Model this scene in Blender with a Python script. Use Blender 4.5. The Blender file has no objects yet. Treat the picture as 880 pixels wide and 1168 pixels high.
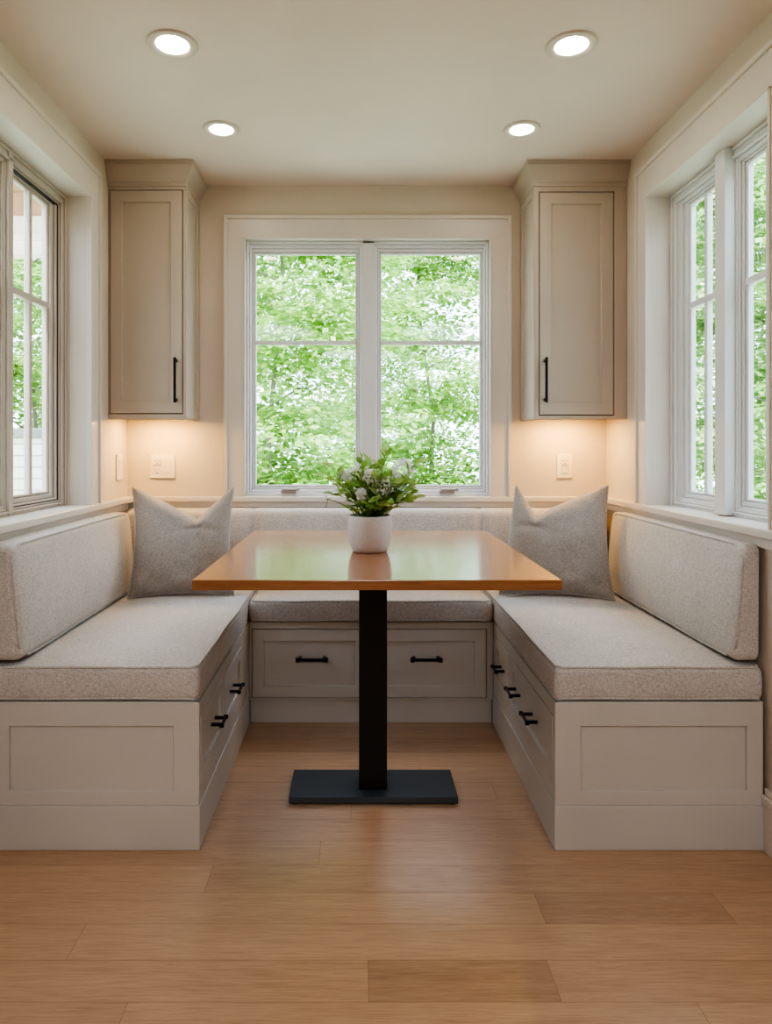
import bpy, bmesh, math, random
from mathutils import Vector, Matrix, noise as mnoise
PI = math.pi
rnd = random.Random(7)
sc = bpy.context.scene
COL = sc.collection
V3 = Vector

# ------------------------------------------------------------------ camera
HC, F, CX, CY = 1.09, 780.0, 408.0, 510.0
cd = bpy.data.cameras.new('camera'); cam = bpy.data.objects.new('camera', cd); COL.objects.link(cam)
cam.location = (0, 0, HC); cam.rotation_euler = (PI/2, 0, 0)
cd.sensor_fit = 'AUTO'; cd.sensor_width = 36.0; cd.lens = F/1168*36
cd.shift_x = (440-CX)/1168; cd.shift_y = (CY-584)/1168
cd.clip_start = 0.02; cd.clip_end = 200
sc.camera = cam

# ------------------------------------------------------------------ materials
def lin(c):
    return tuple((x/12.92 if x <= .04045 else ((x+.055)/1.055)**2.4) for x in c)
def hexc(h):
    h = h.lstrip('#'); return lin(tuple(int(h[i:i+2], 16)/255 for i in (0, 2, 4)))

class NT:
    def __init__(s, name):
        s.m = bpy.data.materials.new(name); s.m.use_nodes = True
        s.t = s.m.node_tree; s.t.nodes.clear()
        s.out = s.n('ShaderNodeOutputMaterial')
    def n(s, typ, **kw):
        nd = s.t.nodes.new(typ)
        for k, v in kw.items(): setattr(nd, k, v)
        return nd
    def l(s, a, b): s.t.links.new(a, b)
    def bsdf(s, col=None, rough=.5, **kw):
        b = s.n('ShaderNodeBsdfPrincipled')
        if col: b.inputs['Base Color'].default_value = (*col, 1)
        b.inputs['Roughness'].default_value = rough
        for k, v in kw.items(): b.inputs[k].default_value = v
        s.l(b.outputs[0], s.out.inputs[0]); return b
    def coords(s, scale=(1, 1, 1)):
        tc = s.n('ShaderNodeTexCoord'); mp = s.n('ShaderNodeMapping')
        mp.inputs['Scale'].default_value = scale
        s.l(tc.outputs['Object'], mp.inputs['Vector']); return mp.outputs[0]
    def noise(s, vec, scale, detail=3, rough=.5):
        nz = s.n('ShaderNodeTexNoise'); nz.inputs['Scale'].default_value = scale
        nz.inputs['Detail'].default_value = detail; nz.inputs['Roughness'].default_value = rough
        s.l(vec, nz.inputs['Vector']); return nz.outputs['Fac']
    def ramp(s, fac, stops):
        r = s.n('ShaderNodeValToRGB'); el = r.color_ramp.elements
        while len(el) < len(stops): el.new(.5)
        for e, (p, c) in zip(el, stops): e.position = p; e.color = (*c, 1)
        s.l(fac, r.inputs[0]); return r.outputs[0]
    def math(s, op, a, b=None):
        m = s.n('ShaderNodeMath', operation=op)
        for i, x in enumerate((a, b)):
            if x is None: continue
            if isinstance(x, (int, float)): m.inputs[i].default_value = x
            else: s.l(x, m.inputs[i])
        return m.outputs[0]
    def mix(s, fac, a, b, mode='MIX'):
        m = s.n('ShaderNodeMix', data_type='RGBA', blend_type=mode)
        for sock, x in ((m.inputs[0], fac), (m.inputs[6], a), (m.inputs[7], b)):
            if isinstance(x, (int, float)): sock.default_value = x
            elif isinstance(x, tuple): sock.default_value = (*x, 1)
            else: s.l(x, sock)
        return m.outputs[2]
    def bump(s, h, b, strength=.2, dist=.001):
        bp = s.n('ShaderNodeBump'); bp.inputs['Strength'].default_value = strength
        bp.inputs['Distance'].default_value = dist
        s.l(h, bp.inputs['Height']); s.l(bp.outputs[0], b.inputs['Normal'])

def paint(name, hx, rough=.45, var=.03, bump=.06):
    t = NT(name); c = hexc(hx); b = t.bsdf(c, rough)
    v = t.coords()
    f = t.noise(v, 3.0, 2)
    t.l(t.ramp(f, [(.3, tuple(x*(1-var) for x in c)), (.7, tuple(min(1, x*(1+var)) for x in c))]), b.inputs['Base Color'])
    t.bump(t.noise(v, 260, 2), b, bump, .0006)
    return t.m
M = {}
M['wall'] = paint('wall_paint', 'd9cebf', .6)
M['ceiling'] = paint('ceiling_paint', 'e3d6cb', .7)
M['trim'] = paint('trim_paint', 'd9d2c8', .35)
M['sash'] = paint('sash_paint', 'dbdcdb', .3)
M['cabinet'] = paint('cabinet_paint', 'c9c5bd', .38)
M['wall_cabinet'] = paint('wall_cabinet_paint', 'bdb1a2', .4)
M['plate'] = paint('outlet_plastic', 'eee6da', .3, .01, .0)
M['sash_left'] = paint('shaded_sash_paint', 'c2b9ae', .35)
M['gap'] = paint('dark_gap', '4a4038', .7, .05, .0)
M['gasket'] = paint('black_gasket', '1e1e1f', .5, .05, .0)
M['cream'] = paint('porch_paint', 'e9dfcd', .5)
M['cedar'] = paint('porch_board', 'b99576', .6, .12)

def metal(name, hx, rough, metallic=.6):
    t = NT(name); c = hexc(hx); b = t.bsdf(c, rough, Metallic=metallic)
    v = t.coords(); f = t.noise(v, 60, 3)
    r = t.n('ShaderNodeMapRange'); r.inputs[3].default_value = rough*.85; r.inputs[4].default_value = rough*1.15
    t.l(f, r.inputs[0]); t.l(r.outputs[0], b.inputs['Roughness'])
    t.bump(t.noise(v, 500, 2), b, .05, .0004)
    return t.m
M['black'] = metal('black_metal', '24211f', .42, .3)
M['base'] = metal('powder_coated_steel', '4a5257', .30, .3)
M['pull'] = metal('dark_bronze', '1a1716', .35, .6)
M['latch'] = metal('satin_nickel', 'b9b6b1', .35, .8)

def fabric(name, hx):
    t = NT(name); c = hexc(hx); b = t.bsdf(c, .92)
    b.inputs['Sheen Weight'].default_value = .25; b.inputs['Sheen Roughness'].default_value = .5
    tc = t.n('ShaderNodeTexCoord')
    def th(sx, sy, sz):
        mp = t.n('ShaderNodeMapping'); mp.inputs['Scale'].default_value = (sx, sy, sz)
        t.l(tc.outputs['Object'], mp.inputs['Vector'])
        return t.noise(mp.outputs[0], 1, 2, .6)
    a, d, e = th(90, 430, 400), th(430, 90, 400), th(400, 430, 90)
    s = t.math('ADD', t.math('ADD', a, d), e)
    s = t.math('MULTIPLY', s, 1/3)
    big = t.noise(t.coords(), 9, 3)
    dark = tuple(x*.60 for x in c); lite = tuple(min(1, x*1.25) for x in c)
    col = t.ramp(s, [(.40, dark), (.5, c), (.60, lite)])
    col = t.mix(.22, col, t.ramp(big, [(.3, tuple(x*.85 for x in c)), (.7, lite)]))
    t.l(col, b.inputs['Base Color'])
    t.bump(s, b, .55, .0016)
    return t.m
M['fabric'] = fabric('woven_linen', 'c3beb8')
M['pillow'] = fabric('pillow_linen', 'a09890')
M['piping'] = fabric('piping_cord', 'c0bbb5')

def table_wood():
    t = NT('table_wood'); b = t.bsdf((.3, .15, .07), .20)
    b.inputs['Coat Weight'].default_value = .35; b.inputs['Coat Roughness'].default_value = .12
    v = t.coords((1.2, 14, 14)); w = t.noise(v, 3, 6, .6)
    v2 = t.coords((3, 120, 120)); g = t.noise(v2, 3, 3)
    col = t.ramp(w, [(.25, hexc('8a5a38')), (.5, hexc('a06c45')), (.75, hexc('b17f56'))])
    col = t.mix(.25, col, t.ramp(g, [(.35, hexc('6d4326')), (.65, hexc('b98a60'))]))
    t.l(col, b.inputs['Base Color']); t.bump(g, b, .04, .0004)
    return t.m
M['table'] = table_wood()

def floor_wood():
    t = NT('oak_planks'); b = t.bsdf((.3, .18, .1), .36); b.inputs['Specular IOR Level'].default_value = .95
    at = t.n('ShaderNodeAttribute', attribute_name='tone', attribute_type='GEOMETRY')
    tc = t.n('ShaderNodeTexCoord')
    off = t.n('ShaderNodeVectorMath', operation='MULTIPLY_ADD')
    t.l(at.outputs['Vector'], off.inputs[0]); off.inputs[1].default_value = (37, 53, 11)
    t.l(tc.outputs['Object'], off.inputs[2])
    def nz(sc_, s, d, r=.55):
        mp = t.n('ShaderNodeMapping'); mp.inputs['Scale'].default_value = sc_
        t.l(off.outputs[0], mp.inputs['Vector']); return t.noise(mp.outputs[0], s, d, r)
    sep = t.n('ShaderNodeSeparateXYZ'); t.l(at.outputs['Vector'], sep.inputs[0])
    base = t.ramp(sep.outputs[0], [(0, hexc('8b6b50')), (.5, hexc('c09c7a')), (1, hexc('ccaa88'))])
    g1 = nz((1.1, 16, 1), 3, 5, .6)
    col = t.mix(.35, base, t.ramp(g1, [(.3, hexc('9b795c')), (.5, hexc('bf9b7a')), (.72, hexc('d3b394'))]))
    g2 = nz((7, 190, 1), 2, 3, .6)
    col = t.mix(.3, col, t.ramp(g2, [(.35, hexc('8a6b52')), (.6, hexc('cdad8c'))]))
    t.l(col, b.inputs['Base Color'])
    rr = t.n('ShaderNodeMapRange'); rr.inputs[3].default_value = .25; rr.inputs[4].default_value = .37
    t.l(g2, rr.inputs[0]); t.l(rr.outputs[0], b.inputs['Roughness'])
    t.bump(g2, b, .14, .0008)
    return t.m
M['floor'] = floor_wood()

def glass():
    t = NT('window_glass')
    tr = t.n('ShaderNodeBsdfTransparent'); tr.inputs[0].default_value = (.97, .985, .975, 1)
    gl = t.n('ShaderNodeBsdfGlossy'); gl.inputs['Roughness'].default_value = .02
    lw = t.n('ShaderNodeLayerWeight'); lw.inputs['Blend'].default_value = .5
    f = t.math('ADD', t.math('MULTIPLY', t.math('POWER', lw.outputs['Facing'], 5), .55), .02)
    mx = t.n('ShaderNodeMixShader')
    t.l(f, mx.inputs[0]); t.l(tr.outputs[0], mx.inputs[1]); t.l(gl.outputs[0], mx.inputs[2])
    t.l(mx.outputs[0], t.out.inputs[0]); return t.m
M['glass'] = glass()

def emit(name, col, s):
    t = NT(name); e = t.n('ShaderNodeEmission'); e.inputs[0].default_value = (*col, 1); e.inputs[1].default_value = s
    t.l(e.outputs[0], t.out.inputs[0]); return t.m
M['lens'] = emit('lamp_lens', (1, .84, .66), 55)
M['strip'] = emit('led_strip', (1, .57, .15), 140)

def leaf(name, dark, mid, lite, sc_, trans=.45, rough=.55):
    t = NT(name)
    f = t.noise(t.coords(), sc_, 2)
    gi = t.n('ShaderNodeNewGeometry')
    f = t.math('ADD', t.math('MULTIPLY', f, .6), t.math('MULTIPLY', gi.outputs['Random Per Island'], .4))
    col = t.ramp(f, [(.25, hexc(dark)), (.5, hexc(mid)), (.75, hexc(lite))])
    d = t.n('ShaderNodeBsdfPrincipled'); d.inputs['Roughness'].default_value = rough; t.l(col, d.inputs['Base Color'])
    tl = t.n('ShaderNodeBsdfTranslucent'); t.l(col, tl.inputs[0])
    mx = t.n('ShaderNodeMixShader'); mx.inputs[0].default_value = trans
    t.l(d.outputs[0], mx.inputs[1]); t.l(tl.outputs[0], mx.inputs[2]); t.l(mx.outputs[0], t.out.inputs[0])
    return t.m
M['tree_leaf'] = leaf('maple_leaves', '86a94c', 'a9cb6c', 'dbe8ae', 1.3, .5)
M['tree_leaf_b'] = leaf('beech_leaves', '88a95c', 'aac67e', 'd6e4b6', 1.3, .5)
M['house_leaf'] = leaf('pot_plant_leaves', '6c9640', 'a6c86a', 'd6e6ac', 30, .45, .4)
M['petal'] = leaf('white_petals', 'eef0ec', 'fafaf8', 'ffffff', 40, .5, .6)
M['stem'] = paint('green_stem', '5c7a38', .6, .1)
M['bark'] = paint('tree_bark', '9a9286', .9, .25, .5)
M['soil'] = paint('dark_soil', '3a2d22', .95, .3, .6)
M['lawn'] = leaf('lawn_grass', 'a9b795', 'bcc8a8', 'd6dec6', 4, .1)
def ceramic():
    t = NT('matte_ceramic'); c = hexc('d3ccc4'); b = t.bsdf(c, .7)
    v = t.coords(); f = t.noise(v, 220, 3)
    t.l(t.ramp(f, [(.35, tuple(x*.88 for x in c)), (.6, c)]), b.inputs['Base Color'])
    t.bump(f, b, .15, .0008); return t.m
M['pot'] = ceramic()
def stone():
    t = NT('pale_ledge_stone'); b = t.bsdf(hexc('d8d2c6'), .85)
    tc = t.n('ShaderNodeTexCoord'); sp = t.n('ShaderNodeSeparateXYZ'); cb = t.n('ShaderNodeCombineXYZ')
    t.l(tc.outputs['Object'], sp.inputs[0]); t.l(sp.outputs[0], cb.inputs[0]); t.l(sp.outputs[2], cb.inputs[1])
    br = t.n('ShaderNodeTexBrick'); br.inputs['Scale'].default_value = 1
    br.inputs['Brick Width'].default_value = .42; br.inputs['Row Height'].default_value = .11
    br.inputs['Mortar Size'].default_value = .008
    br.inputs['Color1'].default_value = (*hexc('e2dccf'), 1); br.inputs['Color2'].default_value = (*hexc('cfc8b8'), 1)
    br.inputs['Mortar'].default_value = (*hexc('9a958a'), 1)
    t.l(cb.outputs[0], br.inputs['Vector'])
    n = t.noise(t.coords(), 14, 4)
    t.l(t.mix(.25, br.outputs[0], t.ramp(n, [(.3, hexc('b5ae9f')), (.7, hexc('efe9dd'))])), b.inputs['Base Color'])
    t.bump(n, b, .5, .01); return t.m
M['stone'] = stone()
M['slate'] = paint('grey_coping', '8b8d89', .8, .2, .4)

# ------------------------------------------------------------------ object helpers
ORI = {}     # name of object -> origin of its root, all geometry is given in world coordinates
def thing(name, label, cat, loc, group=None, kind=None):
    o = bpy.data.objects.new(name, None); COL.objects.link(o); o.location = loc
    o.empty_display_size = .1
    if label: o['label'] = label
    if cat: o['category'] = cat
    if group: o['group'] = group
    if kind: o['kind'] = kind
    ORI[o.name] = V3(loc); return o
def obj(name, bm, mats, parent=None, loc=None, smooth=False, label=None, cat=None, group=None, kind=None, autosmooth=None):
    me = bpy.data.meshes.new(name)
    org = ORI[parent.name] if parent else V3(loc or (0, 0, 0))
    bmesh.ops.translate(bm, verts=bm.verts, vec=-org)
    bm.normal_update()
    bm.to_mesh(me); bm.free()
    for m in (mats if isinstance(mats, (list, tuple)) else [mats]): me.materials.append(m)
    o = bpy.data.objects.new(name, me); COL.objects.link(o)
    if parent: o.parent = parent
    else: o.location = org
    ORI[o.name] = org
    if smooth:
        for p in me.polygons: p.use_smooth = True
    if autosmooth is not None:
        for p in me.polygons: p.use_smooth = True
        me.set_sharp_from_angle(angle=math.radians(autosmooth))
    for k, v in (('label', label), ('category', cat), ('group', group), ('kind', kind)):
        if v: o[k] = v
    return o
def B(): return bmesh.new()
def box(bm, x0, x1, y0, y1, z0, z1, bev=0, seg=2, mi=0):
    x0, x1 = sorted((x0, x1)); y0, y1 = sorted((y0, y1)); z0, z1 = sorted((z0, z1))
    vs = [bm.verts.new((x, y, z)) for x in (x0, x1) for y in (y0, y1) for z in (z0, z1)]
    fs = [bm.faces.new([vs[i] for i in q]) for q in ((0, 1, 3, 2), (4, 6, 7, 5), (0, 4, 5, 1), (2, 3, 7, 6), (0, 2, 6, 4), (1, 5, 7, 3))]
    for f in fs: f.material_index = mi
    if bev:
        es = list({e for f in fs for e in f.edges})
        r = bmesh.ops.bevel(bm, geom=es, offset=bev, segments=seg, profile=.6, affect='EDGES')
        for f in r['faces']: f.material_index = mi
    return bm
class Fr:
    """a wall frame: u along the wall, v up, n out of the surface"""
    def __init__(s, O, U, N): s.O, s.U, s.N, s.Vv = V3(O), V3(U), V3(N), V3((0, 0, 1))
    def p(s, u, v, n): return s.O + s.U*u + s.Vv*v + s.N*n
def face(bm, pts, mi=0):
    f = bm.faces.new([bm.verts.new(p) for p in pts]); f.material_index = mi; return f
def fbox(bm, fr, u0, u1, v0, v1, n0, n1, bev=0, seg=2, mi=0):
    a, b = fr.p(u0, v0, n0), fr.p(u1, v1, n1)
    return box(bm, a.x, b.x, a.y, b.y, a.z, b.z, bev, seg, mi)
def ring(bm, fr, o, i, n0, n1, bev=.002):
    """rectangular ring, o and i are (u0,u1,v0,v1) outer and inner, from n0 to n1, softened front edges"""
    def rect(r, n): return [bm.verts.new(fr.p(u, v, n)) for u, v in ((r[0], r[2]), (r[1], r[2]), (r[1], r[3]), (r[0], r[3]))]
    sg = 1 if n1 > n0 else -1
    def sh(r, d): return (r[0]+d, r[1]-d, r[2]+d, r[3]-d)
    loops = [rect(o, n0), rect(o, n1-sg*bev), rect(sh(o, bev), n1), rect(sh(i, -bev), n1), rect(i, n1-sg*bev), rect(i, n0)]
    for a, b in zip(loops, loops[1:]+loops[:1]):
        for k in range(4): bm.faces.new((a[k], a[(k+1) % 4], b[(k+1) % 4], b[k]))
    return bm
def fixn(bm): bmesh.ops.recalc_face_normals(bm, faces=bm.faces); return bm
def shaker(bm, fr, u0, u1, v0, v1, n0, n1, rail=.048, rec=.008, ch=.003, bev=.0015):
    """slab with a recessed centre panel on its n1 side"""
    sg = 1 if n1 > n0 else -1
    def rect(d, n): return [bm.verts.new(fr.p(u, v, n)) for u, v in ((u0+d, v0+d), (u1-d, v0+d), (u1-d, v1-d), (u0+d, v1-d))]
    loops = [rect(0, n0), rect(0, n1-sg*bev), rect(bev, n1), rect(rail, n1), rect(rail+ch*.4, n1-sg*rec*.8), rect(rail+ch, n1-sg*rec)]
    for a, b in zip(loops, loops[1:]):
        for k in range(4): bm.faces.new((a[k], a[(k+1) % 4], b[(k+1) % 4], b[k]))
    bm.faces.new(loops[-1]); bm.faces.new(loops[0][::-1])
    return fixn(bm)
def tube(bm, pts, r, n=8, taper=None, closed=False, mi=0):
    pts = [V3(p) for p in pts]; loops = []; N = len(pts)
    for i, p in enumerate(pts):
        if closed: d = pts[(i+1) % N]-pts[i-1]
        else: d = pts[min(i+1, N-1)]-pts[max(i-1, 0)]
        d.normalize()
        a = d.cross(V3((0, 0, 1)))
        if a.length < .05: a = d.cross(V3((1, 0, 0)))
        a.normalize(); b = d.cross(a)
        rr = r*(1+(taper-1)*i/(N-1)) if taper is not None else r
        loops.append([bm.verts.new(p+(a*math.cos(t)+b*math.sin(t))*rr) for t in (2*PI*k/n for k in range(n))])
    rngs = range(N if closed else N-1)
    for i in rngs:
        A, C = loops[i], loops[(i+1) % N]
        for k in range(n):
            f = bm.faces.new((A[k], A[(k+1) % n], C[(k+1) % n], C[k])); f.material_index = mi
    if not closed:
        bm.faces.new(loops[0][::-1]).material_index = mi; bm.faces.new(loops[-1]).material_index = mi
    return bm
def lathe(bm, prof, c, n=40, cap=True, mi=0):
    loops = [[bm.verts.new((c[0]+r*math.cos(2*PI*k/n), c[1]+r*math.sin(2*PI*k/n), c[2]+z)) for k in range(n)] for r, z in prof]
    for A, C in zip(loops, loops[1:]):
        for k in range(n): bm.faces.new((A[k], A[(k+1) % n], C[(k+1) % n], C[k])).material_index = mi
    if cap:
        bm.faces.new(loops[0][::-1]).material_index = mi; bm.faces.new(loops[-1]).material_index = mi
    return bm
def rbox(x0, x1, y0, y1, z0, z1, r, step=.03, deform=None, rs=5):
    """box with generous round edges and a fine grid for soft deformation"""
    bm = B(); c = V3(((x0+x1)/2, (y0+y1)/2, (z0+z1)/2)); h = V3(((x1-x0)/2, (y1-y0)/2, (z1-z0)/2))
    r = min(r, h.x*.98, h.y*.98, h.z*.98)
    ax = []
    for k in range(3):
        inner = h[k]-r; m = max(2, int(2*inner/step))
        a = [-h[k]+r*(1-math.cos(PI/2*j/rs))*1.0 for j in range(rs)] 
        a = [-inner - r*math.tan(PI/4*(rs-j)/rs) for j in range(rs)]
        mid = [-inner+2*inner*j/m for j in range(m+1)]
        ax.append(a+mid+[-q for q in a[::-1]])
    def proj(p):
        q = V3([max(-(h[k]-r), min(h[k]-r, p[k])) for k in range(3)])
        d = p-q
        if d.length > 1e-9: d = d.normalized()*r
        w = q+d
        return w+c
    cache = {}
    def vert(p):
        key = tuple(round(t, 6) for t in p)
        if key not in cache: cache[key] = bm.verts.new(proj(V3(p)))
        return cache[key]
    for k in range(3):
        i, j = [a for a in range(3) if a != k]
        for s in (-1, 1):
            for a in range(len(ax[i])-1):
                for b in range(len(ax[j])-1):
                    q = []
                    for (aa, bb) in ((a, b), (a+1, b), (a+1, b+1), (a, b+1)):
                        p = [0, 0, 0]; p[k] = s*h[k]; p[i] = ax[i][aa]; p[j] = ax[j][bb]; q.append(vert(p))
                    try: bm.faces.new(q)
                    except ValueError: pass
    if deform:
        for v in bm.verts: v.co = deform(v.co.copy(), c, h)
    return fixn(bm)

# ------------------------------------------------------------------ room dimensions
XL, XR, YB, ZC = -1.03, 1.11, 3.06, 2.26
WT = .13
WIN_S = (1.81, 2.60, .87, 2.047)         # side window openings (y0,y1,z0,z1)
WIN_B = (-.51, .596, .87, 2.025)
def struct(name, bm, m, **kw): return obj(name, bm, m, kind='structure', **kw)

def wall_with_hole(fr, u0, u1, v0, v1, hole, th):
    bm = B(); a, b, c, d = hole
    fbox(bm, fr, u0, a, v0, v1, 0, th); fbox(bm, fr, b, u1, v0, v1, 0, th)
    fbox(bm, fr, a, b, v0, c, 0, th); fbox(bm, fr, a, b, d, v1, 0, th)
    return bm
FL = Fr((XL, 0, 0), (0, 1, 0), (-1, 0, 0))    # n grows outwards, away from the room
FR_ = Fr((XR, 0, 0), (0, 1, 0), (1, 0, 0))
FB = Fr((0, YB, 0), (1, 0, 0), (0, 1, 0))
Y0 = .45
struct('wall_left', wall_with_hole(FL, Y0, YB+WT, 0, ZC, WIN_S, WT), M['wall'])
struct('wall_right', wall_with_hole(FR_, Y0, YB+WT, 0, ZC, WIN_S, WT), M['wall'])
struct('wall_back', wall_with_hole(FB, XL, XR, 0, ZC, WIN_B, WT), M['wall'])
bm = B()
RX0, RX1, RY = -3.0, 3.0, -3.6
box(bm, RX0, XL-WT, Y0, Y0+.15, 0, ZC); struct('wall_left_return', bm, M['wall'])
bm = B(); box(bm, XR+WT, RX1, Y0, Y0+.15, 0, ZC); struct('wall_right_return', bm, M['wall'])
bm = B(); box(bm, RX0-.15, RX0, RY, Y0+.15, 0, ZC); struct('wall_left_rear', bm, M['wall'])
bm = B(); box(bm, RX1, RX1+.15, RY, Y0+.15, 0, ZC); struct('wall_right_rear', bm, M['wall'])
bm = B(); box(bm, RX0-.15, RX1+.15, RY-.15, RY, 0, ZC); struct('wall_front', bm, M['wall'])
bm = B(); box(bm, RX0-.15, RX1+.15, RY-.15, Y0+.15, ZC, ZC+.2); box(bm, XL-WT, XR+WT, Y0+.15, YB+WT, ZC, ZC+.2)
struct('ceiling', bm, M['ceiling'])

# floor: oak planks laid along x
bm = B(); tone = bm.faces.layers.float_vector.new('tone')
r2 = random.Random(3)
PW = .11; row0 = 1.453
k0 = int((RY-row0)/PW)-1; k1 = int((YB-row0)/PW)+1
special = {0: None}
for k in range(k0, k1+1):
    ya = row0+(k-1)*PW; yb = ya+PW
    ya = max(ya, RY); yb = min(yb, YB)
    if yb-ya < .01: continue
    xa, xb = (RX0, RX1) if ya < Y0+.15 else (XL, XR)
    if k == 0: cuts = [(-1.7, .0215, .62), (.0215, .40, .16), (.40, 1.35, .5)]
    elif k == 2: cuts = [(-1.2, .43, .72), (.43, .865, .22), (.865, 2.3, .55)]
    elif k == 1: cuts = [(-2.2, -.62, .6), (-.62, 1.15, .8)]
    elif k in (9, 10, 11, 12, 13) : cuts = [(-1.03, 1.2, .18 if k >= 10 else .5)]  # shade in front of the back bench painted as darker plank tone
    else:
        cuts = []; x = xa - r2.random()*1.4
        while x < xb:
            L = 1.1+r2.random()*.9; cuts.append((x, x+L, .35+.5*r2.random())); x += L
    if cuts[0][0] > xa: cuts.insert(0, (xa, cuts[0][0], .5))
    if cuts[-1][1] < xb: cuts.append((cuts[-1][1], xb, .45))
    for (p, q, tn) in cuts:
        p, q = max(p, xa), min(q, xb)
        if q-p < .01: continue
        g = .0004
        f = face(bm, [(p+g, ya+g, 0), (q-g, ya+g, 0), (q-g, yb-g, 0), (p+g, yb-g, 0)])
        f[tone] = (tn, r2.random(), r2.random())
box(bm, RX0-.15, RX1+.15, RY-.15, Y0+.15, -.15, -.0015, mi=1)
box(bm, XL-WT, XR+WT, Y0+.15, YB+WT, -.15, -.0015, mi=1)
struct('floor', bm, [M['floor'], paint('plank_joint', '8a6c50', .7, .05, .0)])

# ------------------------------------------------------------------ chair rail, stools, baseboards
def rail_profile(bm, fr, u0, u1):
    """fr.n grows into the room"""
    fbox(bm, fr, u0, u1, .822, .848, .0, .010, .002)
    fbox(bm, fr, u0, u1, .846, .870, .0, .026, .005, 3)
FBi = Fr((0, YB, 0), (1, 0, 0), (0, -1, 0)); FLi = Fr((XL, 0, 0), (0, 1, 0), (1, 0, 0)); FRi = Fr((XR, 0, 0), (0, 1, 0), (-1, 0, 0))
bm = B(); rail_profile(bm, FBi, XL+.001, XR-.001); struct('trim_1', bm, M['trim'])
for nm, fr in (('trim_2', FLi), ('trim_3', FRi)):
    bm = B(); fbox(bm, fr, 1.70, YB-.026, .815, .848, 0, .012, .002)
    fbox(bm, fr, 1.70, YB-.026, .845, .871, -.075, .034, .006, 3)
    struct(nm, bm, M['trim'])
for nm, fr in (('baseboard_left', FLi), ('baseboard_right', FRi)):
    bm = B(); fbox(bm, fr, Y0, 1.855, 0, .125, 0, .015, .001)
    fbox(bm, fr, Y0, 1.855, .125, .150, 0, .020, .006, 3)
    fbox(bm, fr, Y0, 1.855, .150, .166, 0, .010, .004, 3)
    struct(nm, bm, M['trim'])

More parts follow.
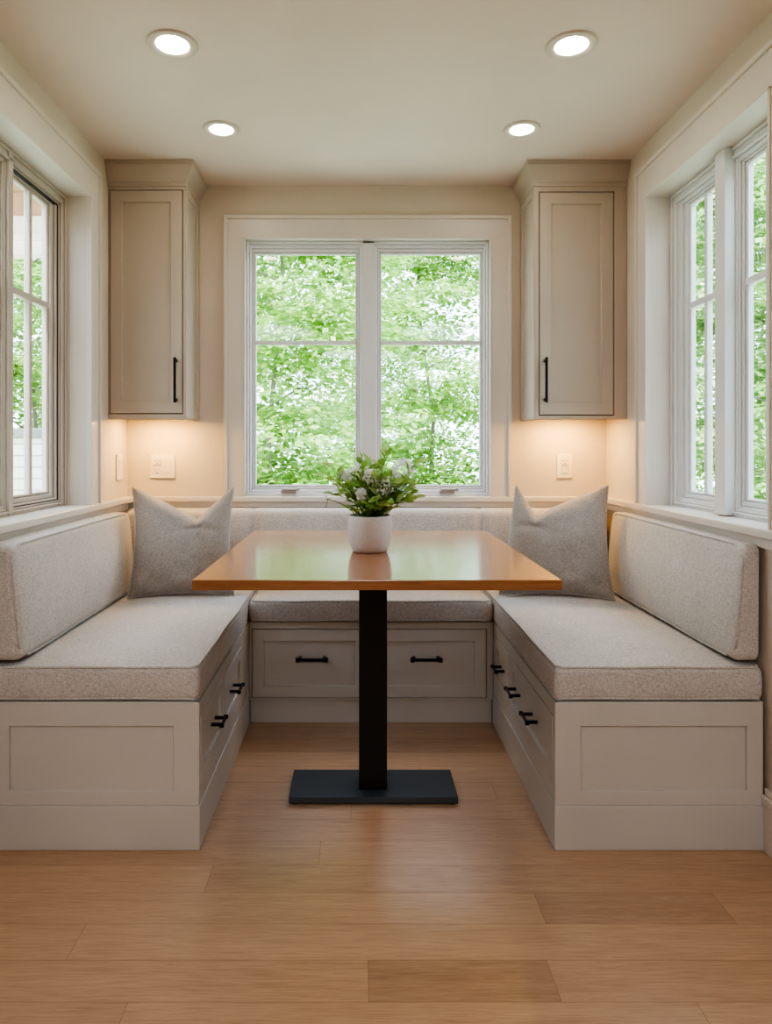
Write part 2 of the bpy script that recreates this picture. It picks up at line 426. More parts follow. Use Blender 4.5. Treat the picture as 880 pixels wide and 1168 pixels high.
# ------------------------------------------------------------------ windows
def window(name, fr, hole, casing_w, head_w, jamb, mull, gl, style, bottom_rail=.05):
    """fr: n outwards. hole=(u0,u1,v0,v1). gl = glass rectangles [(u0,u1,v0,v1)]."""
    a, b, c, d = hole
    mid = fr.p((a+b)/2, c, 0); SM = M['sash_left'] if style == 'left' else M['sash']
    w = thing(name, None, None, mid, kind='structure')
    # casing: flat boards with back band, on the room side (n<0)
    bm = B()
    T = -.018
    for u0, u1 in ((a-casing_w, a), (b, b+casing_w)):
        fbox(bm, fr, u0, u1, c, d+.0005, 0, T, .0015)
    fbox(bm, fr, a-casing_w, b+casing_w, d, d+head_w, 0, T, .0015)
    bw = .016
    fbox(bm, fr, a-casing_w-.001, a-casing_w+bw, c, d+head_w+.001, 0, T-.009, .003)
    fbox(bm, fr, b+casing_w-bw, b+casing_w+.001, c, d+head_w+.001, 0, T-.009, .003)
    fbox(bm, fr, a-casing_w+bw*.5, b+casing_w-bw*.5, d+head_w-bw, d+head_w+.0015, 0, T-.009, .003)
    bd = .009
    fbox(bm, fr, a, a+bd*.01+bd*.99, c, d, T-.004, .004, .002); fbox(bm, fr, b-bd, b, c, d, T-.004, .004, .002)
    fbox(bm, fr, a, b, d-bd, d, T-.004, .004, .002)
    obj('window_casing', bm, M['trim'], w)
    # jamb lining
    bm = B(); t = .008
    o = (a, b, c-.02, d); i = (a+t, b-t, c-.02+t, d-t)
    ring(bm, fr, o, i, WT-.002, .002, .001); fixn(bm)
    obj('jamb', bm, M['trim'], w)
    # frame with two steps
    bm = B(); e = .012 if style == 'back' else .038; out = WT-.004
    o = (a+t, b-t, c-.005, d-t); i = (a+t+e, b-t-e, c+.016, d-t-e)
    if style == 'back': ring(bm, fr, o, i, out, jamb, .003)
    else:
        m1 = tuple(p*.68+q*.32 for p, q in zip(o, i)); m2 = tuple(p*.34+q*.66 for p, q in zip(o, i))
        ring(bm, fr, o, m1, out, jamb, .003); ring(bm, fr, m1, m2, out, jamb+.007, .002); ring(bm, fr, m2, i, out, jamb+.002, .003)
    ring(bm, fr, i, (i[0]+.008, i[1]-.008, i[2]+.008, i[3]-.008), out, jamb+.012, .003); fixn(bm)
    obj('window_frame', bm, SM, w)
    # mullion
    m0, m1, proud = mull
    bm = B(); fbox(bm, fr, m0, m1, c+.004, d-t, out, jamb-proud, .003, 2)
    fbox(bm, fr, m0-.008, m1+.008, c+.004, d-t, out, jamb+.012, .003, 2)
    obj('mullion', bm, SM, w)
    lims = [(i[0]+.008, m0-.008), (m1+.008, i[1]-.008)]
    for (l0, l1), g in zip(lims, gl):
        z0, z1 = i[2]+.008, i[3]-.008
        gp = jamb+.036; so_ = .016 if style == 'back' else 0
        bm = B()
        q = (g[0]-.010, g[1]+.010, g[2]-.010, g[3]+.010); o2 = (l0-.003, l1+.003, z0-.003, z1+.003)
        md = tuple(x*.55+y*.45 for x, y in zip(o2, q))
        ring(bm, fr, o2, md, gp+.016, jamb+.016, .003); ring(bm, fr, md, q, gp+.015, jamb+.024, .003)
        ring(bm, fr, (g[0]-.010, g[1]+.010, g[2]-.010, g[3]+.010), g, gp+.014, gp-.006, .004); fixn(bm)
        s = obj('sash', bm, SM, w)
        if style == 'left' and g is gl[-1]:      # dark weather strip beside the sash
            bm = B(); ring(bm, fr, (l0, l1, z0, z1), (l0+.006, l1-.006, z0+.003, z1-.006), jamb+.03, jamb+.0135, .0005); fixn(bm)
            obj('weather_strip', bm, M['gasket'], s, label='black rubber strip around the sash')
        bm = B(); fbox(bm, fr, g[0]-.004, g[1]+.004, g[2]-.004, g[3]+.004, gp-.002, gp+.002)
        obj('pane', bm, M['glass'], s)
        hz = 1.563 if style == 'back' else 1.605
        hw = .009 if style == 'back' else .011
        bm = B(); fbox(bm, fr, g[0]-.002, g[1]+.002, hz-hw, hz+hw, gp-.012, gp+.012, .003)
        obj('muntin', bm, SM, s)
        if style != 'back':
            uc = (g[0]+g[1])/2
            bm = B(); fbox(bm, fr, uc-.010, uc+.010, g[2]-.002, g[3]+.002, gp-.0105, gp+.0105, .003)
            obj('muntin', bm, SM, s)
        else:                     # folding crank handle on the lower rail
            uc = g[0]+.10 if g is gl[0] else g[0]+.24
            if g is gl[0]: uc = -.31
            else: uc = .40
            bm = B(); zc = c+.022
            fbox(bm, fr, uc-.035, uc+.035, zc-.008, zc+.006, jamb+.004, jamb-.012, .004, 3)
            fbox(bm, fr, uc-.030, uc+.045, zc+.004, zc+.013, jamb-.006, jamb-.020, .004, 3)
            fbox(bm, fr, uc+.036, uc+.050, zc+.002, zc+.016, jamb-.004, jamb-.026, .004, 3)
            obj('crank_handle', bm, M['latch'], w)
    return w
window('window_1', FB, WIN_B, .086, .095, .012, (.020, .075, .0), [(-.462, -.012, .919, 1.964), (.107, .552, .919, 1.964)], 'back')
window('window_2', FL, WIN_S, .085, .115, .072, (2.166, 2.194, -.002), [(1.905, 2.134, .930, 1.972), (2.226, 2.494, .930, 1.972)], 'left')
window('window_3', FR_, WIN_S, .085, .115, .072, (2.165, 2.225, .022), [(1.905, 2.130, .930, 1.972), (2.262, 2.494, .930, 1.972)], 'right')

# ------------------------------------------------------------------ pulls
def pull(fr, u, v, n, length, vertical=False, parent=None, mat=None, name='handle', proj=.03, k=1.0):
    bm = B(); r = .0055
    a = length/2
    def P(t, d): return fr.p(u, v+t, n+d) if vertical else fr.p(u+t, v, n+d)
    if vertical:
        fbox(bm, fr, u-.005, u+.005, v-a, v+a, n+proj-.009, n+proj, .002)
        for s in (-1, 1):
            fbox(bm, fr, u-.005, u+.005, v+s*(a-.012)-.006, v+s*(a-.012)+.006, n, n+proj-.004, .001)
    else:
        fbox(bm, fr, u-a, u+a, v-.0055*k, v+.0055*k, n+proj-.010*k, n+proj, .002)
        for s in (-1, 1):
            fbox(bm, fr, u+s*(a-.005)-.008*k, u+s*(a-.005)+.008*k, v-.008*k, v+.008*k, n+proj-.013*k, n+proj+.003, .0025)
            fbox(bm, fr, u+s*(a-.012)-.006*k, u+s*(a-.012)+.006*k, v-.006*k, v+.006*k, n, n+proj-.006, .001)
    return obj(name, bm, mat or M['pull'], parent, label='dark metal bar pull')

# ------------------------------------------------------------------ wall cabinets
def cabinet(x0, x1, open_side, door, hx, label):
    yf, zb, zt = 2.82, 1.205, ZC
    t = thing('wall_cabinet', label, 'cabinet', ((x0+x1)/2, YB, zb), group=None)
    bm = B()
    yb = YB-.001
    dx0, dx1, dz0, dz1 = door
    FF = Fr((0, yf, 0), (1, 0, 0), (0, -1, 0))
    # carcass: face frame ring around the door, box behind it
    box(bm, x0, x1, yf+.02, yb, zb+.012, zt-.002)
    ring(bm, FF, (x0, x1, zb, zt-.002), (dx0-.002, dx1+.002, dz0-.002, dz1+.002), -.022, 0, .001)
    # lower lip of the sides
    ox = x1 if open_side > 0 else x0
    box(bm, ox-.016*open_side, ox, yf+.02, yb, zb, zb+.02)
    FS = Fr((ox, 0, 0), (0, 1, 0), (open_side, 0, 0))
    shaker(bm, FS, yf+.002, yb, zb+.004, 2.165, -.001, .005, .035, .004)
    fixn(bm)
    obj('cabinet_box', bm, M['wall_cabinet'], t)
    bm = B(); box(bm, dx0-.003, dx1+.003, yf+.012, yf+.0195, dz0-.003, dz1+.003); obj('door_gap', bm, M['gap'], t, label='dark shadow gap around the door')
    bm = B(); shaker(bm, FF, dx0+.0015, dx1-.0015, dz0+.0015, dz1-.0015, -.011, .0015, .047, .008)
    dr = obj('door', bm, M['wall_cabinet'], t)
    pull(FF, hx, 1.365, .0015, .185, True, dr)
    # crown moulding
    bm = B()
    prof = [(.0, 2.165), (.006, 2.165), (.006, 2.178), (.003, 2.181), (.006, 2.19), (.014, 2.202), (.027, 2.222), (.036, 2.236), (.040, 2.240), (.040, ZC-.001), (0, ZC-.001)]
    wall_x, ox2 = (x0, x1) if open_side > 0 else (x1, x0)
    loops = []
    for d, z in prof:
        loops.append([bm.verts.new(p) for p in ((wall_x, yf-d, z), (ox2+d*open_side, yf-d, z), (ox2+d*open_side, yb, z))])
    for A, C in zip(loops, loops[1:]):
        for k in range(2): bm.faces.new((A[k], A[k+1], C[k+1], C[k]))
    fixn(bm); obj('crown_moulding', bm, M['wall_cabinet'], t)
    return t
cabinet(XL+.001, -.712, 1, (-1.022, -.723, 1.228, 2.150), -.748, 'tall greige wall cabinet left of the back window, handle at its right')
cabinet(.730, XR-.001, -1, (.748, 1.054, 1.222, 2.142), .770, 'tall greige wall cabinet right of the back window, handle at its left')

def under_light(xc, label):
    t = thing('under_cabinet_light', label, 'light', (xc, 2.92, 1.207))
    bm = B(); box(bm, xc-.10, xc+.10, 2.905, 2.95, 1.2128, 1.2168, .001); obj('housing', bm, M['plate'], t)
    bm = B(); box(bm, xc-.094, xc+.094, 2.911, 2.944, 1.2110, 1.2130, .0005); obj('diffuser', bm, M['strip'], t, label='glowing warm strip')
under_light(-.86, 'slim glowing light under the left wall cabinet')
under_light(.90, 'slim glowing light under the right wall cabinet')

# ------------------------------------------------------------------ recessed ceiling lights
def downlight(x, y, R, label, group=None):
    t = thing('recessed_downlight', label, 'ceiling light', (x, y, ZC), group)
    bm = B(); r = R*.65
    lathe(bm, [(R, 0), (R, -.003), (R*.97, -.006), (R*.80, -.007), (r, -.003), (r, 0)], (x, y, ZC-.0002), 48, cap=False); fixn(bm)
    obj('trim_ring', bm, M['trim'], t, autosmooth=40)
    bm = B(); lathe(bm, [(r*.999, -.0016), (r*.6, -.003), (.002, -.0034)], (x, y, ZC), 48, cap=False); fixn(bm)
    obj('lens', bm, M['lens'], t, smooth=True, label='glowing warm white lens')
downlight(-.538, 1.985, .073, 'glowing round recessed ceiling light at front left, above the left bench')
downlight(.621, 1.99, .073, 'glowing round recessed ceiling light at front right, above the right bench')
downlight(-.502, 2.515, .067, 'glowing round recessed ceiling light nearest the left wall cabinet')
downlight(.602, 2.515, .067, 'glowing round recessed ceiling light nearest the right wall cabinet')
# soft fill lights added near the ceiling behind the viewpoint, no fixtures modelled
for x, y, e in ((-.9, -.6, 17), (.9, -.6, 17), (0, -2.2, 26)):
    ld = bpy.data.lights.new('fill_lamp', 'AREA'); ld.shape = 'DISK'; ld.size = .9; ld.energy = e; ld.color = (.93, .97, 1.0)
    lo = bpy.data.objects.new('fill_lamp', ld); COL.objects.link(lo); lo.location = (x, y, ZC-.03)

# ------------------------------------------------------------------ outlets
def plate(fr, u, v, w, h, name, label, cat, gangs):
    t = thing(name, label, cat, fr.p(u, v-h/2, 0))
    bm = B(); fbox(bm, fr, u-w/2, u+w/2, v-h/2, v+h/2, 0, .007, .0035, 3); obj('cover_plate', bm, M['plate'], t)
    n = len(gangs); gw = .046
    for i, g in enumerate(gangs):
        uc = u+(i-(n-1)/2)*gw
        if g == 'duplex':
            bm = B()
            for s in (-1, 1):
                fbox(bm, fr, uc-.0165, uc+.0165, v+s*.0195-.0145, v+s*.0195+.0145, .006, .0095, .004, 3)
            for s in (-1, 1):
                for du in (-.0065, .0065): fbox(bm, fr, uc+du-.0011, uc+du+.0011, v+s*.0195-.001, v+s*.0195+.008, .0092, .0097, mi=1)
                fbox(bm, fr, uc-.0025, uc+.0025, v+s*.0195-.010, v+s*.0195-.006, .0092, .0097, mi=1)
            obj('socket', bm, [M['plate'], M['gap']], t)
        else:
            bm = B(); fbox(bm, fr, uc-.0175, uc+.0175, v-.034, v+.034, .0062, .0078, .001)
            f = obj('switch_frame', bm, M['plate'], t)
            bm = B()
            pts = [(-.0155, -.031), (.0155, -.031), (.0155, .031), (-.0155, .031)]
            lo = [bm.verts.new(fr.p(uc+p, v+q, .0076)) for p, q in pts]
            hi = [bm.verts.new(fr.p(uc+p*.97, v+q*.98, .0125 if q > 0 else .0085)) for p, q in pts]
            for k in range(4): bm.faces.new((lo[k], lo[(k+1) % 4], hi[(k+1) % 4], hi[k]))
            bm.faces.new(hi); bm.faces.new(lo[::-1]); fixn(bm)
            obj('rocker', bm, M['plate'], f)
plate(FBi, -.872, 1.005, .112, .108, 'wall_outlet', 'wide double wall outlet plate under the left cabinet', 'outlet', ['duplex', 'rocker'])
plate(FBi, .923, 1.005, .070, .108, 'wall_outlet', 'narrow single wall outlet plate under the right cabinet', 'outlet', ['duplex'])
plate(FLi, 2.945, 1.003, .070, .112, 'light_switch', 'pale switch plate on the left side wall near the corner', 'switch', ['rocker'])

# ------------------------------------------------------------------ benches
BY, BZ = 1.86, .40                     # near end and cabinet top
LX, RX, BB = -.43, .534, 2.70          # inner faces of the left, right and back bench
SK = .12
def bench_common(bm, x0, x1, y0, y1, zt=BZ):
    box(bm, x0, x1, y0, y1, SK-.004, zt-.0005, .001)
def end_panel(x0, x1, px0, px1, parent):
    FE = Fr((0, BY, 0), (1, 0, 0), (0, -1, 0))
    bm = B(); n1 = .010
    o = (x0, x1, SK, BZ-.0005); i = (px0, px1, .160, .334)
    ring(bm, FE, o, i, 0, n1, .0015)
    fbox(bm, FE, px0-.004, px1+.004, .156, .338, -.001, .002)
    fixn(bm); obj('end_panel', bm, M['cabinet'], parent)
def drawer(fr, u0, u1, v0, v1, parent, handles, hv, rail=.043, hl=.115, n=0):
    bm = B(); shaker(bm, fr, u0, u1, v0, v1, n-.004, n+.012, rail, .008)
    d = obj('drawer', bm, M['cabinet'], parent)
    for h in handles: pull(fr, h, hv, n+.012-.008, hl, False, d, proj=.036, k=1.0 if hl > .1 else .72)
    return d
# left bench
t = thing('storage_bench', 'cream storage bench cabinet with drawers along the left wall', 'bench', ((XL+LX)/2, (BY+YB)/2, 0))
bm = B(); bench_common(bm, XL+.001, LX-.010, BY, YB-.001)
obj('carcass', bm, M['cabinet'], t)
end_panel(XL+.001, LX+.001, -.944, -.500, t)
FLB = Fr((LX-.010, 0, 0), (0, 1, 0), (1, 0, 0))
bm = B()
fbox(bm, FLB, BY-.0095, BB, .357, BZ-.0005, 0, .010, .001); fbox(bm, FLB, BY-.0095, BB, SK, .168, 0, .010, .001)
for a, b in ((BY-.0095, BY+.012), (2.172, 2.192), (2.525, BB)): fbox(bm, FLB, a, b, .167, .358, 0, .0097)
obj('face_frame', bm, M['cabinet'], t)
bm = B(); fbox(bm, FLB, BY-.002, BB, .15, .37, .0001, .0008); obj('drawer_gap', bm, M['gap'], t, label='dark gap around the drawers')
drawer(FLB, BY+.0145, 2.170, .1705, .3545, t, [2.06], .265, .036, .075, 0)
drawer(FLB, 2.194, 2.5225, .1705, .3545, t, [2.36], .258, .036, .085, 0)
bm = B(); box(bm, XL+.001, LX+.003, BY-.013, BB, 0, SK, .0025); obj('plinth', bm, M['cabinet'], t)
# right bench
t = thing('storage_bench', 'cream storage bench cabinet with drawers along the right wall', 'bench', ((XR+RX)/2, (BY+YB)/2, 0))
RXE = XR-.014
bm = B(); bench_common(bm, RX+.010, RXE, BY, YB-.001)
obj('carcass', bm, M['cabinet'], t)
end_panel(RX-.001, RXE, .603, 1.052, t)
FRB = Fr((RX+.010, 0, 0), (0, 1, 0), (-1, 0, 0))
bm = B()
fbox(bm, FRB, BY-.0095, BB, .357, BZ-.0005, 0, .010, .001); fbox(bm, FRB, BY-.0095, BB, SK, .168, 0, .010, .001)
for a, b in ((BY-.0095, BY+.012), (2.402, 2.422), (2.665, BB)): fbox(bm, FRB, a, b, .167, .358, 0, .0097)
obj('face_frame', bm, M['cabinet'], t)
bm = B(); fbox(bm, FRB, BY-.002, BB, .15, .37, .0001, .0008); obj('drawer_gap', bm, M['gap'], t, label='dark gap around the drawers')
drawer(FRB, BY+.0145, 2.3995, .1705, .3545, t, [2.09, 2.31], .262, .036, .085, 0)
drawer(FRB, 2.4245, 2.6625, .1705, .3545, t, [2.55], .262, .036, .075, 0)
bm = B(); box(bm, RX-.003, RXE, BY-.013, BB, 0, SK, .0025); obj('plinth', bm, M['cabinet'], t)
# back bench
t = thing('storage_bench', 'cream storage bench cabinet with two drawers below the back window', 'bench', ((LX+RX)/2, (BB+YB)/2, 0))
FBB = Fr((0, BB+.010, 0), (1, 0, 0), (0, -1, 0))
xa, xb = LX+.0005, RX-.0005
bm = B(); box(bm, xa, xb, BB+.010, YB-.001, .10, .3995); obj('carcass', bm, M['cabinet'], t)
bm = B()
ring(bm, FBB, (xa, xb, .092, .3995), (-.418, .508, .099, .372), 0, .010, .001); fbox(bm, FBB, .0385, .0515, .098, .373, 0, .0098); fixn(bm)
obj('face_frame', bm, M['cabinet'], t)
bm = B(); fbox(bm, FBB, -.42, .51, .095, .375, .0001, .0008); obj('drawer_gap', bm, M['gap'], t, label='dark gap around the drawers')
drawer(FBB, -.4155, .036, .1015, .3695, t, [-.180], .257, .044, .120)
drawer(FBB, .054, .5055, .1015, .3695, t, [.268], .257, .044, .120)
bm = B(); box(bm, xa+.0035, xb-.0035, BB+.008, BB+.03, 0, .0935, .001); obj('plinth', bm, M['cabinet'], t)

# ------------------------------------------------------------------ cushions
from mathutils.bvhtree import BVHTree
def snap(bv, pts, off=.0008):
    out = []
    for p in pts:
        loc, nor, _, _ = bv.find_nearest(V3(p)); out.append(loc+nor*off)
    return out
def wob(p, s, a): return a*mnoise.noise(V3(p)*s)
def seat(name, x0, x1, y0, y1, z0, z1, label, crown=.016):
    def df(p, c, h):
        u = (p.x-c.x)/h.x; v = (p.y-c.y)/h.y; w = (p.z-c.z)/h.z
        k = max(0, 1-u**2)*max(0, 1-v**6)
        if w > 0: p.z += w*crown*k + w*wob(p, 5, .003)
        side = 1-w*w
        p.x += u**3*side*.004 + (abs(u) > .9)*wob(p, 7, .002); p.y += (v**5)*side*.004
        return p
    bm = rbox(x0, x1, y0, y1, z0, z1, .015, .03, df); bv = BVHTree.FromBMesh(bm)
    o = obj(name, bm, M['fabric'], None, loc=((x0+x1)/2, (y0+y1)/2, z0), smooth=True, label=label, cat='cushion')
    # piping along the top and bottom seams
    bm = B()
    for z, i in ((z1-.004, .0065), (z0+.010, .0065)):
        pts = []; r = .018
        X0, X1, Y0_, Y1 = x0+i, x1-i, y0+i, y1-i
        def corner(cx, cy, a0):
            for k in range(6):
                a = a0+PI/2*k/5; pts.append((cx+r*math.cos(a), cy+r*math.sin(a), z))
        def line(p, q, n):
            for k in range(1, n): pts.append(tuple(p[j]+(q[j]-p[j])*k/n for j in range(3)))
        corner(X1-r, Y1-r, 0); line((X1-r, Y1, z), (X0+r, Y1, z), 12)
        corner(X0+r, Y1-r, PI/2); line((X0, Y1-r, z), (X0, Y0_+r, z), 20)
        corner(X0+r, Y0_+r, PI); line((X0+r, Y0_, z), (X1-r, Y0_, z), 12)
        corner(X1-r, Y0_+r, 1.5*PI); line((X1, Y0_+r, z), (X1, Y1-r, z), 20)
        pts = [(p[0]+wob(p, 9, .0012), p[1]+wob((p[1], p[0], 2), 9, .0012), p[2]+wob((p[0]+4, p[1], 0), 6, .0022)) for p in pts]
        tube(bm, snap(bv, pts, .0012), .0042, 6, closed=True)
    obj('piping', bm, M['piping'], o, smooth=True, label='corded seam')
    return o
SZ = .492
seat('seat_cushion', XL+.006, LX-.004, BY-.004, YB-.006, BZ+.002, SZ, 'beige woven seat cushion on the left storage bench')
seat('seat_cushion', RX+.002, XR-.012, BY-.004, YB-.006, BZ+.002, SZ, 'beige woven seat cushion on the right storage bench')
seat('seat_cushion', LX+.004, RX-.006, BB-.012, YB-.006, BZ+.004, SZ-.008, 'beige woven seat cushion on the back storage bench, behind the table', .008)

def backrest(side, y0, y1, label):
    """side -1 left wall, +1 right wall. wedge profile, thicker at the bottom"""
    xw = (XL+.012) if side < 0 else (XR-.013)
    z0, z1 = SZ+.013, .822
    tb, tt = (.102, .074)
    if side > 0: tb, tt = .074, .046
    T = .10
    x0, x1 = (xw, xw+T) if side < 0 else (xw-T, xw)
    def df(p, c, h):
        d = abs(p.x-xw)/T                         # 0 at the wall, 1 at the front
        w = (p.z-z0)/(z1-z0); v = (p.y-c.y)/h.y
        th = tb+(tt-tb)*max(0, min(1, w))
        bulge = .022*max(0, 1-v**6)*max(0, 1-(2*w-1)**2*.9)*d
        p.x = xw - side*(d*th + bulge + d*wob(p, 5, .003))
        p.z += d*0 + (w > .9)*(.006*(1-v**4) + wob(p, 4, .002)) 
        p.y -= 0
        return p
    bm = rbox(x0, x1, y0, y1, z0, z1, .024, .03, df); bv = BVHTree.FromBMesh(bm)
    o = obj('backrest_cushion', bm, M['fabric'], None, loc=((x0+x1)/2, (y0+y1)/2, z0), smooth=True, label=label, cat='cushion')
    # piping around the front face, seen as a seam near the end
    bm = B(); pts = []
    i = .010
    def P(y, z):
        w = (z-z0)/(z1-z0); th = tb+(tt-tb)*w
        return (xw-side*(th-.002), y, z+(w > .9)*.003)
    ys = [y0+i+(y1-y0-2*i)*k/24 for k in range(25)]; zs = [z0+i+(z1-z0-2*i)*k/10 for k in range(11)]
    pts = [P(y, zs[-1]+.004) for y in ys[1:-1]] + [P(y1-i+.004, z) for z in zs[::-1][1:-1]] + [P(y, zs[0]-.004) for y in ys[::-1][1:-1]] + [P(y0+i-.004, z) for z in zs[1:-1]]
    tube(bm, snap(bv, pts, .0012), .0042, 6, closed=True)
    obj('piping', bm, M['piping'], o, smooth=True, label='corded seam')
    return o
backrest(-1, BY-.002, 2.83, 'long beige backrest cushion along the left wall under the side window')
backrest(1, BY-.002, 2.83, 'long beige backrest cushion along the right wall under the side window')
def back_backrest():
    x0, x1, y0, y1, z0, z1 = XL+.022, XR-.03, 2.955, YB-.012, SZ+.015, .822
    seams = (-.452, .533)
    def df(p, c, h):
        w = (p.z-z0)/(z1-z0); f = (y1-p.y)/(y1-y0)
        b = .014*max(0, 1-(2*w-1)**2)
        g = sum(math.exp(-((p.x-s)/.010)**2) for s in seams)
        p.y -= f*(b+.012*(1-w)) - f*g*.012 - wob(p, 5, .002)*f
        p.z -= g*.004*(w > .8)
        return p
    bm = rbox(x0, x1, y0, y1, z0, z1, .030, .02, df); bv = BVHTree.FromBMesh(bm)
    o = obj('backrest_cushion', bm, M['fabric'], None, loc=((x0+x1)/2, (y0+y1)/2, z0), smooth=True,
            label='wide beige backrest cushion along the back wall below the window', cat='cushion')
    for s in seams:
        bm = B()
        pts = [(s, y0-.02, z0+(z1-z0)*w) for w in (.06, .2, .35, .5, .65, .8, .92, .98)]+[(s, y0+.03, z1), (s, y0+.06, z1)]
        tube(bm, snap(bv, pts), .0030, 6)
        obj('seam', bm, M['piping'], o, smooth=True)
back_backrest()

# ------------------------------------------------------------------ throw pillows
def pillow(center, size, yaw, lean, roll, dent, label, seed, pull=(0, 0)):
    N = 44; bm = B(); W, H = size
    rr = random.Random(seed); sx = rr.random()*10
    def outline(u, v):
        # concave edges between pointed corners
        x = u*(1-.10*(1-v*v)); z = v*(1-.07*(1-u*u)*(1 if v < 0 else .2))
        u0, D = dent
        t = (u-u0)/(1-u0) if u > u0 else (u0-u)/(1+u0)
        cut = D*(1-min(1, t))**1.05
        vv = max(0, (v+1)/2)
        z -= cut*2*vv**2.6
        x += (pull[0]*max(0, -u)-pull[1]*max(0, u))*vv*vv
        return x, z
    def thick(u, v):
        e = (max(0, 1-abs(u)**2.4))**.6*(max(0, 1-abs(v)**2.4))**.55
        return .072*e
    grids = []
    for s in (-1, 1):
        g = []
        for i in range(N+1):
            r_ = []
            for j in range(N+1):
                u = math.sin(PI/2*(2*i/N-1)); v = math.sin(PI/2*(2*j/N-1))
                x, z = outline(u, v); t = thick(u, v)
                vv = max(0, (v+1)/2)
                u0 = dent[0]
                fold = math.exp(-((u-u0)/.17)**2)*math.exp(-((v-.62)/.30)**2)
                crease = math.exp(-((u-u0)/.06)**2)*max(0, vv-.55)*2
                crk = math.exp(-((v-.45+.55*abs(u-u0))/.05)**2)*math.exp(-((u-u0)/.45)**2)
                y = s*(t*(1+.25*fold) - (t*.45*crease) - .010*crk*(s < 0)) 
                y += s*t*.16*mnoise.noise(V3((u*1.8+sx, v*1.8, s*3))) + s*min(1, t/.02)*.0025*mnoise.noise(V3((u*6+sx, v*6, s)))
                if v < -.6: y += s*.010*math.exp(-((v+.8)/.12)**2)*math.sin(u*7+sx)*min(1, t/.02)
                r_.append(bm.verts.new((x*W/2, y, z*H/2)))
            g.append(r_)
        grids.append(g)
        for i in range(N):
            for j in range(N):
                q = (g[i][j], g[i+1][j], g[i+1][j+1], g[i][j+1])
                bm.faces.new(q if s < 0 else q[::-1])
    bmesh.ops.remove_doubles(bm, verts=bm.verts, dist=.0004); fixn(bm)
    R = Matrix.Translation(center) @ Matrix.Rotation(yaw, 4, 'Z') @ Matrix.Rotation(lean, 4, 'X') @ Matrix.Rotation(roll, 4, 'Y')
    edge = []
    for k in range(80):
        t = k/20; s_ = int(t); f = 2*(t-s_)-1
        u, v = [(f, -1), (1, f), (-f, 1), (-1, -f)][s_]
        x, z = outline(u, v); edge.append(R @ V3((x*W/2, 0, z*H/2)))
    bmesh.ops.transform(bm, matrix=R, verts=bm.verts)
    zmin = min(v.co.z for v in bm.verts)
    o = obj('throw_pillow', bm, M['pillow'], None, loc=(center[0], center[1], zmin), smooth=True, label=label, cat='pillow')
    bm = B(); tube(bm, edge, .0030, 6, closed=True)
    obj('piping', bm, M['piping'], o, smooth=True, label='edge seam')
    return o
pillow((-.700, 2.735, .716), (.405, .44), .20, -.28, .01, (.28, .30), 'beige throw pillow with dented top in the left bench corner', 1)
pillow((.786, 2.730, .720), (.435, .45), -.22, -.28, .0, (-.48, .30), 'beige throw pillow with dented top in the right bench corner', 5, (.30, .03))

# ------------------------------------------------------------------ table
TXC, TYC = .047, 2.17
t = thing('pedestal_table', 'rectangular wooden table on black pedestal between the three benches', 'table', (TXC, TYC, 0))
bm = B(); box(bm, -.405, .499, 1.67, 2.67, .740, .765, .002); obj('tabletop', bm, M['table'], t, label='reddish brown wooden top')
bm = B(); box(bm, TXC-.0435, TXC+.0435, 2.126, 2.213, .018, .735, .003); obj('pole', bm, M['black'], t, label='square black post')
bm = B(); box(bm, TXC-.16, TXC+.16, 1.99, 2.35, .733, .7402, .001); obj('mounting_plate', bm, M['black'], t)
bm = B(); box(bm, TXC-.258, TXC+.258, 2.083, 2.262, .004, .024, .002)
for sx in (-1, 1):
    for sy in (-1, 1): lathe(bm, [(.012, 0), (.012, .005)], (TXC+sx*.24, 2.172+sy*.075, 0), 12)
obj('base_plate', bm, M['base'], t, label='flat black rectangular foot')

# ------------------------------------------------------------------ potted plant
PX, PY, PZ = .037, 2.14, .765
t = thing('potted_plant', 'leafy plant with white blossoms in a pale pot on the table', 'plant', (PX, PY, PZ))
bm = B()
lathe(bm, [(.050, 0), (.054, .003), (.061, .020), (.0665, .042), (.069, .065), (.069, .085), (.067, .102), (.0655, .110), (.064, .1125), (.062, .110), (.062, .095)], (PX, PY, PZ+.0003), 56, cap=True); fixn(bm)
obj('pot', bm, M['pot'], t, autosmooth=50)
bm = B(); lathe(bm, [(.0615, .096), (.03, .101), (.004, .102)], (PX, PY, PZ), 32, cap=False); fixn(bm); obj('soil', bm, M['soil'], t, smooth=True)
rp = random.Random(11)
def ovate(bm, base, d, up, L, W, curl=.25, mi=0):
    d = d.normalized(); s = d.cross(up)
    if s.length < .05: s = d.cross(V3((1, 0, 0)))
    s.normalize(); n = s.cross(d)
    prof = [(0, .06), (.18, .62), (.42, 1), (.68, .78), (.88, .36), (1, .02)]
    L_, R_, C_ = [], [], []
    for t_, w in prof:
        c = base+d*(L*t_)-n*(curl*L*t_*t_)
        C_.append(bm.verts.new(c)); e = n*(w*W*.22)
        L_.append(bm.verts.new(c+s*(w*W/2)+e)); R_.append(bm.verts.new(c-s*(w*W/2)+e))
    for k in range(5):
        bm.faces.new((C_[k], C_[k+1], L_[k+1], L_[k])).material_index = mi
        bm.faces.new((R_[k], R_[k+1], C_[k+1], C_[k])).material_index = mi
